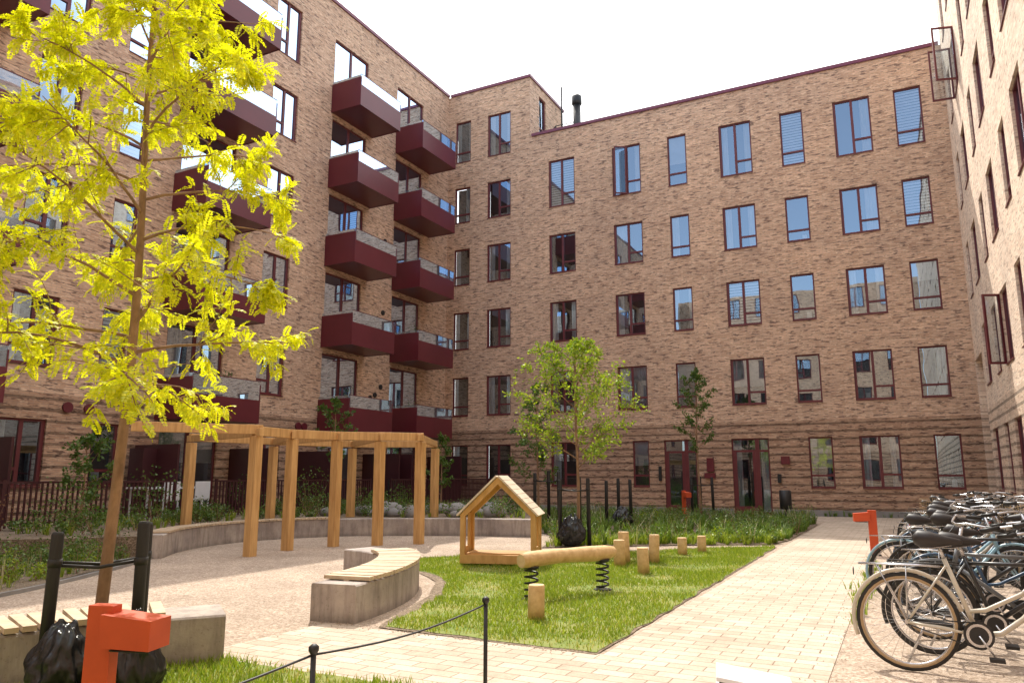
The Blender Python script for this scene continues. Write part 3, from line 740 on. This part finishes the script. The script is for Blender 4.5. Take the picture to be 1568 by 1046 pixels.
def bushes(name,pts,h,mat,leaf=.05,n=160,z=0.02):
    m=MB()
    for x,y in pts:
        s=random.uniform(.5,1.4); cx=Vector((x,y,z))
        for _ in range(5):
            d=(UP+rv()*.5).normalized(); m.tube([cx,cx+d*h*s*.8],[.005,.002],4,1,cap=False)
        for _ in range(n):
            v=rv(); r=random.random()**.45; p=cx+Vector((v.x*h*.5*s*r,v.y*h*.5*s*r,h*s*(.5+.5*v.z*r)))
            if p.z<z: continue
            d=rv(); leafquad(m,p,d,d.cross(rv()).normalized(),leaf*random.uniform(.7,1.3),leaf*.3)
    return m.build(name,[mat,M['bark']])
tufts('ornamental_grass',bed_pts,480,.42,M['tallgrass'],blades=20,w=.008)
front=[(.6,15.15),(2.5,15.55),(5.3,15.8),(6.1,16.9),(5.2,17.2),(1,16.3)]
tufts('ornamental_grass',front,260,.24,M['grass'],blades=18,w=.007)
tufts('ornamental_grass',[(5.3,15.8),(6.1,16.9),(8.8,22.4),(8,23),(4.6,17)],240,.33,M['tallgrass'],blades=18,w=.007)
bushes('flowering_perennials',sample(bed_pts,170),.42,M['shrub'],.05,120)
bushes('flowering_perennials',sample(bed_pts,40),.3,M['midleaf'],.05,100)
tufts('dry_stalks',bed_pts,80,.6,M['straw'],blades=5,w=.006)
terr_f=[(.3,18.4),(-1.8,18.8),(-3.8,18.6),(-5.2,18.1),(-6.3,16.9),(-6.8,15.4),(-6.8,13.4),(-8.4,12.8),(-9.6,14.8),(-8.6,18.2),(-6,22),(-4,24),(-1,23),(.2,21)]
bushes('terrace_shrubs',sample(terr_f,120),.42,M['shrub'],.055,110,.38)
bushes('terrace_shrubs',sample(terr_f,12),.95,M['dkleaf'],.06,260,.38)
tufts('ornamental_grass',terr_f,170,.25,M['grass'],z=.38,blades=12)
lb=[(-6.3,13.2),(-6.15,9.3),(-6.7,7.6),(-9,6.3),(-11,6),(-12.5,9),(-9.6,13)]
bushes('shrub_bed',sample(lb,110),.45,M['shrub'],.045,150)
bushes('shrub_bed',sample(lb,60),.3,M['midleaf'],.04,120)
bushes('shrub_bed',sample([(-8,11),(-9.6,13),(-12.5,9),(-11,7)],26),.9,M['dkleaf'],.06,260)
tufts('low_grass',lb,550,.16,M['grass'],blades=12,w=.006)
tufts('dry_stalks',lb,110,.5,M['straw'],blades=5,w=.005)
bushes('red_shrubs',[(-9.4+random.gauss(0,.6),12.4+random.gauss(0,.6)) for _ in range(14)],.9,M['redshrub'],.05,160)
edge=[tuple((P(-.5+random.gauss(0,.05),a))[:2]) for a in [random.uniform(8,14) for _ in range(60)]]
tufts('edge_weeds',None,0,.12,M['grass'],pts=edge,blades=10,w=.006)
edge=[tuple((P(random.uniform(-13,1.8),28.45))[:2]) for _ in range(70)]
tufts('edge_weeds',None,0,.25,M['tallgrass'],pts=edge,blades=10,w=.008)
bm=bmesh.new()
for k in range(26):
    x,y=sample([(-3.9,18.9),(-1,18.7),(0,19.5),(-.5,22),(-4,22),(-5.5,20)],1)[0]; r=random.uniform(.12,.26)
    g=bmesh.ops.create_icosphere(bm,subdivisions=2,radius=r)
    for v in g['verts']:
        n=1+.35*mnoise.noise(v.co*4+Vector((k,0,0))); v.co=Vector((v.co.x*n*1.2,v.co.y*n,v.co.z*n*.8))+Vector((x,y,.38+r*.5))
me=bpy.data.meshes.new('boulders'); bm.to_mesh(me); bm.free(); me.materials.append(M['plinth'])
for p in me.polygons: p.use_smooth=True
scene.collection.objects.link(bpy.data.objects.new('boulders',me))
m=MB()
for _ in range(900):
    k=random.random()
    if k<.4: p=P(-.57+random.gauss(0,.09),random.uniform(4,16))
    elif k<.7: p=P(random.uniform(-5.2,-2.4),5.9+random.gauss(0,.07))
    else: p=Vector((random.uniform(-6,0),random.uniform(6.6,13),0))
    r=random.uniform(.004,.010); z=.012
    c=[Vector((r,0,0)),Vector((0,r,0)),Vector((-r,0,0)),Vector((0,-r,0))]
    top=p+UP*(z+r*.8)
    for i in range(4): m.face([p+UP*z+c[i],p+UP*z+c[(i+1)%4],top],0)
m.build('loose_pebbles',[M['gravel']])
# ------------------------------------------------------------------ stakes and watering bags
def stakes(name,base,pts,h,r,ties=True):
    e=empty(name,base); m=MB()
    for i,(x,y) in enumerate(pts):
        hh=h+(.03*((i*7)%3-1)); m.tube([(x,y,0),(x*.96,y*.96,hh-.02),(x*.96,y*.96,hh)],[r,r,r*.8],12,0)
    if ties:
        K=len(pts)
        for i in range(K):
            a=Vector((pts[i][0]*.96,pts[i][1]*.96,h-.22)); b=Vector((pts[(i+1)%K][0]*.96,pts[(i+1)%K][1]*.96,h-.24)); mid=(a+b)/2-UP*.03
            m.tube([a,mid,b],.012,5,0)
            m.tube([a-UP*.03,a+UP*.02],r*1.15,12,0)
    m.build('posts',[M['stake']],e); return e
stakes('tree_stakes',(-2.72,5.22,0),[(-.24,-.22),(.10,.33),(.27,-.08)],1.07,.038)
stakes('tree_stakes',(1.27,15.75,0),[(-.3,-.2),(.28,-.3),(.15,.3)],1.35,.04)
stakes('tree_stakes',(5.9,24,0),[(-.3,-.2),(.35,-.25),(.1,.3)],1.35,.045)
stakes('tree_stakes',(.9,20.5,0),[(-.3,-.2),(.35,-.25),(.1,.3)],1.5,.045)
stakes('tree_stakes',(2.8,20.5,0),[(-.3,-.2),(.35,-.25),(.1,.3)],1.3,.045,False)
def bag(loc,r,h,seed):
    me=bpy.data.meshes.new('watering_bag')
    bm=bmesh.new(); bmesh.ops.create_icosphere(bm,subdivisions=5,radius=1)
    for v in bm.verts:
        p=v.co.copy(); z=(p.z+1)/2
        f=1-.42*z**2; n=mnoise.noise(p*2.2+Vector((seed,0,0)))*.22+mnoise.noise(Vector((p.x*7,p.y*7,p.z*1.5+seed)))*.12
        k=abs(mnoise.noise(p*5+Vector((0,seed,0))))*.12
        f*=1+n-k
        v.co=Vector((p.x*r*f,p.y*r*f,max(0,z*h*(1+.15*mnoise.noise(Vector((p.x*4,p.y*4,seed)))))))
    bm.to_mesh(me); bm.free(); me.materials.append(M['bag'])
    for p in me.polygons: p.use_smooth=True
    o=bpy.data.objects.new('watering_bag',me); scene.collection.objects.link(o); o.location=loc
bag((-2.80,4.92,0),.2,.50,1); bag((-2.36,4.95,0),.18,.55,5); bag((1.2,15.35,0),.3,.62,9); bag((2.9,20.2,0),.3,.6,12)
m=MB(); O=Vector((1.50,4.97,0)); dx=Vector((.97,-.25,0)).normalized(); dyv=Vector((.25,.97,0)).normalized(); dt=Vector((.97,-.25,-.14)).normalized(); du=Vector((.14,0,1)).normalized()
m.box(O,dx,dyv,UP,-.22,.2,-.17,.17,.02,.125,0); m.box(O,dt,dyv,du,-.24,.22,-.19,.19,.138,.165,0); m.box(O,dt,dyv,du,-.22,.20,-.175,.175,.126,.137,1)
ob=m.build('white_crate',[M['white'],M['black']]); bv=ob.modifiers.new('b','BEVEL'); bv.width=.008; bv.segments=2
# ------------------------------------------------------------------ bicycles
def bikemats(i):
    cols=[(.60,.55,.45),(.02,.02,.022),(.03,.08,.16),(.14,.15,.16),(.30,.50,.60),(.35,.05,.04)]
    return simple('bike_paint_%d'%i,cols[i],rough=.3,coat=.4)
M['tire']=simple('tyre',(.03,.028,.026),rough=.85); M['chrome']=simple('chrome',(.6,.6,.62),rough=.25,metal=.9); M['saddle']=simple('saddle',(.025,.02,.02),rough=.5)
M['tan']=simple('tan_tyre',(.42,.30,.17),rough=.85); M['wicker']=simple('wicker',(.3,.2,.1),rough=.8,scale=30)
def circ(cx,cz,r,n=36,y=0,a0=0,a1=2*math.pi,closed=True):
    k=n if closed else n+1
    return [Vector((cx+r*math.cos(a0+(a1-a0)*i/n),y,cz+r*math.sin(a0+(a1-a0)*i/n))) for i in range(k)]
def bike_mesh(i,step=True,basket=False,tan=False,steer=.0):
    m=MB()
    def wheel(cx,yaw=0):
        n0=len(m.v)
        m.tube(circ(cx,.345,.325),.019,8,1,closed=True)
        if tan: m.tube(circ(cx,.345,.312),.0185,8,4,closed=True)
        m.tube(circ(cx,.345,.298),.011,6,2,closed=True)
        m.tube([(cx,-.05,.345),(cx,.05,.345)],.02,8,2)
        for k in range(28):
            a=k*2*math.pi/28; y=.028 if k%2 else -.028; o=.25*(1 if k%4<2 else -1)
            m.tube([(cx+.018*math.cos(a+o),y,.345+.018*math.sin(a+o)),(cx+.295*math.cos(a),0,.345+.295*math.sin(a))],.0013,3,2,cap=False)
        return n0
    wheel(0)
    n0=wheel(1.1)
    hb=Vector((.84,0,1.0))
    m.tube([(1.1,.05,.345),(1.0,.05,.52),(.94,.04,.62)],.010,6,0); m.tube([(1.1,-.05,.345),(1.0,-.05,.52),(.94,-.04,.62)],.010,6,0)
    m.tube([(.94,-.045,.62),(.94,.045,.62)],.012,6,0)
    m.tube([(.94,0,.60),hb],.016,8,2)
    m.tube([hb,(.90,0,1.03)],.013,6,2)
    m.tube([(.62,-.30,1.02),(.72,-.28,1.045),(.84,-.2,1.06),(.90,-.06,1.035),(.90,.06,1.035),(.84,.2,1.06),(.72,.28,1.045),(.62,.30,1.02)],.011,6,2)
    for s in (-1,1):
        m.tube([(.60,.302*s,1.018),(.73,.278*s,1.045)],.017,8,5); m.tube([(.84,.2*s,1.05),(.76,.25*s,1.0)],.006,5,5)
    m.tube([(.97,0,.80),(1.03,0,.80)],[.035,.045],10,5)
    m.tube([(.90,.05,1.03),(1.02,.07,.9),(.97,.03,.65),(1.08,.05,.4)],.004,4,5)
    m.tube(circ(1.1,.345,.362,20,0,math.radians(10),math.radians(150),False),.016,6,0 if i!=1 else 5)
    if basket:
        for z in (.82,.9,.98,1.06):
            m.tube([Vector((x,y,z)) for x,y in ((.96,-.17),(1.25,-.15),(1.25,.15),(.96,.17))],.005,4,5 if i%2 else 4,closed=True)
        for k in range(8):
            y=-.16+.32*k/7; m.tube([(.96,y,1.06),(.98,y*.9,.78),(1.22,y*.85,.78),(1.25,y,1.06)],.003,4,5 if i%2 else 4)
        for k in range(7):
            x=.97+.27*k/6
            for s in(-1,1): m.tube([(x,.165*s,1.06),(x,.14*s,.78)],.003,4,5 if i%2 else 4)
    n1=len(m.v)
    if steer:
        ax=Vector((.94,0,.62)); R=Matrix.Rotation(steer,3,Vector((-.25,0,1)).normalized())
        for k in range(n0,n1):
            v=R@(Vector(m.v[k])-ax)+ax; m.v[k]=tuple(v)
    bb=Vector((.44,0,.29)); st=Vector((.27,0,.80)); h1=Vector((.895,0,.80)); h0=Vector((.935,0,.63))
    m.tube([h0,h1],.02,8,0); m.tube([bb,st],.016,8,0); m.tube([st,(.24,0,.90)],.013,8,2)
    if step:
        m.tube([h0+Vector((-.01,0,.03)),(.72,0,.42),(.58,0,.31),bb],.019,8,0); m.tube([h1-Vector((-.01,0,.05)),(.72,0,.58),(.5,0,.46),(.375,0,.44)],.015,8,0)
    else:
        m.tube([h0+Vector((-.01,0,.03)),bb],.019,8,0); m.tube([h1-Vector((-.01,0,.04)),st-Vector((-.02,0,.05))],.016,8,0)
    for s in (-1,1):
        m.tube([bb+Vector((0,.03*s,0)),(0,.055*s,.345)],.010,6,0); m.tube([st+Vector((.01,.02*s,-.05)),(0,.055*s,.345)],.008,6,0)
    m.tube([(.08,0,.925),(.12,0,.935),(.20,0,.93),(.30,0,.925),(.38,0,.92),(.40,0,.915)],[.03,.066,.06,.035,.022,.012],10,3)
    for s in(-1,1): m.tube([(.12,.03*s,.87),(.2,.025*s,.87),(.33,.01*s,.895)],.004,4,2)
    m.tube(circ(0,.345,.362,24,0,math.radians(15),math.radians(200),False),.017,6,0 if i!=1 else 5)
    for s in(-1,1):
        m.tube([(.24,.05*s,.74),(.1,.06*s,.745),(-.3,.06*s,.74)],.006,5,5 if i%2 else 2); m.tube([(-.18,.06*s,.74),(0,.065*s,.36)],.005,5,5 if i%2 else 2); m.tube([(.02,.06*s,.74),(0,.065*s,.36)],.005,5,5 if i%2 else 2)
    for x in (-.3,-.18,-.06,.06): m.tube([(x,-.06,.742),(x,.06,.742)],.005,5,5 if i%2 else 2)
    m.tube([(-.34,0,.68),(-.345,0,.68)],.03,8,4 if i==5 else 5)
    if i in (4,2):
        for k in range(9):
            a=math.radians(25+k*13); 
            for s in (-1,1): m.tube([(0,.045*s,.36),(.35*math.cos(a),.03*s,.345+.35*math.sin(a))],.002,3,4)
    m.tube([(.44,.05,.30),(.2,.06,.335),(0,.06,.36)],.026,6,5)
    m.tube([(.44,-.045,.29),(.44,-.05,.29)],.095,20,5); m.tube([(.44,-.05,.29),(.44,-.055,.29)],.078,20,2); m.tube([(.44,-.055,.29),(.44,-.058,.29)],.06,20,5)
    m.tube([(.44,-.07,.29),(.53,-.075,.15)],.009,6,2); m.tube([(.44,.07,.29),(.35,.075,.43)],.009,6,2)
    m.box(Vector((.53,-.13,.15)),Vector((1,0,0)),Vector((0,1,0)),UP,-.045,.045,-.045,.045,-.012,.012,5)
    m.box(Vector((.35,.13,.43)),Vector((1,0,0)),Vector((0,1,0)),UP,-.045,.045,-.045,.045,-.012,.012,5)
    m.tube([(0,-.06,.33),(.44,-.055,.20)],.004,4,5); m.tube([(0,-.06,.37),(.44,-.055,.375)],.004,4,5)
    m.tube([(.1,.07,.3),(-.03,.2,.02)],.009,6,2)
    me=m.build('bicycle_master',[bikemats(i),M['tire'],M['chrome'],M['saddle'],M['tan'] if tan else M['wicker'],M['black']])
    d=me.data; bpy.data.objects.remove(me); return d
BM=[bike_mesh(0,True,False,True,.3),bike_mesh(1,False,False,False,-.4),bike_mesh(2,True,True,False,.5),bike_mesh(3,False,False,True,.2),bike_mesh(4,True,False,False,-.3),bike_mesh(5,True,True,False,.6)]
random.seed(21)
order=[0,1,3,2,1,4,3,1,2,0,1,3,5,1,2,4,1,3]
base=Vector((2.90,5.76,0)); b0=base.dot(B); a0=base.dot(A)
hd=math.atan2(B.y,B.x)
for k,i in enumerate(order):
    o=bpy.data.objects.new('bicycle',BM[i]); scene.collection.objects.link(o)
    aa=a0+k*.62+(.1*random.uniform(-1,1) if k else 0); bb=b0+(random.uniform(-.05,.3) if k else 0)+(.22 if k>7 else 0)
    yaw=hd+random.uniform(-.2,.2)*(1 if k else .2); flip=(k%4==2)
    if flip:
        p=P(bb+1.15,aa); yaw+=math.pi
    else: p=P(bb,aa)
    sc_=random.uniform(.94,1.03) if k else 1.0
    o.scale=(sc_,sc_,sc_)
    o.location=(p.x,p.y,.006); o.rotation_euler=(random.choice((-1,1))*.07 if k else -.05,0,yaw)
for k in range(9):
    o=bpy.data.objects.new('bicycle',BM[random.choice((1,2,3,1,4))]); scene.collection.objects.link(o)
    p=P(b0+1.5+random.uniform(-.1,.1),a0+1.2+k*1.15); o.location=(p.x,p.y,.006); o.rotation_euler=(.07,0,hd+math.pi*.5+random.uniform(-.3,.3))
# ------------------------------------------------------------------ light, sky, camera
el=math.radians(52); hv=(A*.78-B*.62).normalized()
sd=hv*math.cos(el)+UP*math.sin(el)
w=bpy.data.worlds.new('World'); scene.world=w; w.use_nodes=True; nt=w.node_tree; nt.nodes.clear()
out=nt.nodes.new('ShaderNodeOutputWorld'); bg=nt.nodes.new('ShaderNodeBackground'); bg.inputs['Strength'].default_value=.15
sk=nt.nodes.new('ShaderNodeTexSky'); sk.sky_type='NISHITA'; sk.sun_disc=False; sk.sun_elevation=el; sk.sun_rotation=math.atan2(hv.x,hv.y)
sk.air_density=1.0; sk.dust_density=2.0
tc=nt.nodes.new('ShaderNodeTexCoord'); dp=nt.nodes.new('ShaderNodeVectorMath'); dp.operation='DOT_PRODUCT'; L(nt,tc.outputs['Generated'],dp.inputs[0]); dp.inputs[1].default_value=tuple((hv*.8+UP*.6).normalized())
mr=nt.nodes.new('ShaderNodeMapRange'); L(nt,dp.outputs['Value'],mr.inputs['Value']); mr.inputs['From Min'].default_value=-.1; mr.inputs['From Max'].default_value=.75; mr.inputs['To Min'].default_value=.12; mr.inputs['To Max'].default_value=.95
nz=nt.nodes.new('ShaderNodeTexNoise'); nz.inputs['Scale'].default_value=2.2; nz.inputs['Detail'].default_value=5; L(nt,tc.outputs['Generated'],nz.inputs['Vector'])
hz=ramp(nt,nz.outputs['Fac'],[(.3,(.90,.95,1.0)),(.7,(1,.99,.98))])
hz=mixc(nt,1.0,hz,(20.5,19.8,19.0),'MULTIPLY')
sky2=mixc(nt,1.0,sk.outputs[0],(2.9,2.65,2.4),'MULTIPLY')
L(nt,mixc(nt,mr.outputs[0],sky2,hz),bg.inputs[0]); L(nt,bg.outputs[0],out.inputs[0])
ld=bpy.data.lights.new('sun','SUN'); ld.energy=5; ld.angle=math.radians(.5); ld.color=(1,.93,.82)
lo=bpy.data.objects.new('sun',ld); scene.collection.objects.link(lo); lo.rotation_euler=(-sd).to_track_quat('-Z','Y').to_euler(); lo.location=(0,0,40)
cd=bpy.data.cameras.new('camera'); cam=bpy.data.objects.new('camera',cd); scene.collection.objects.link(cam)
cd.sensor_width=36; cd.lens=26.31; cd.clip_end=2000; cd.clip_start=.05
cam.location=(0,0,1.4); cam.rotation_euler=(math.radians(90+10.15),0,0); scene.camera=cam
scene.view_settings.view_transform='Standard'; scene.view_settings.look='None'; scene.view_settings.exposure=0
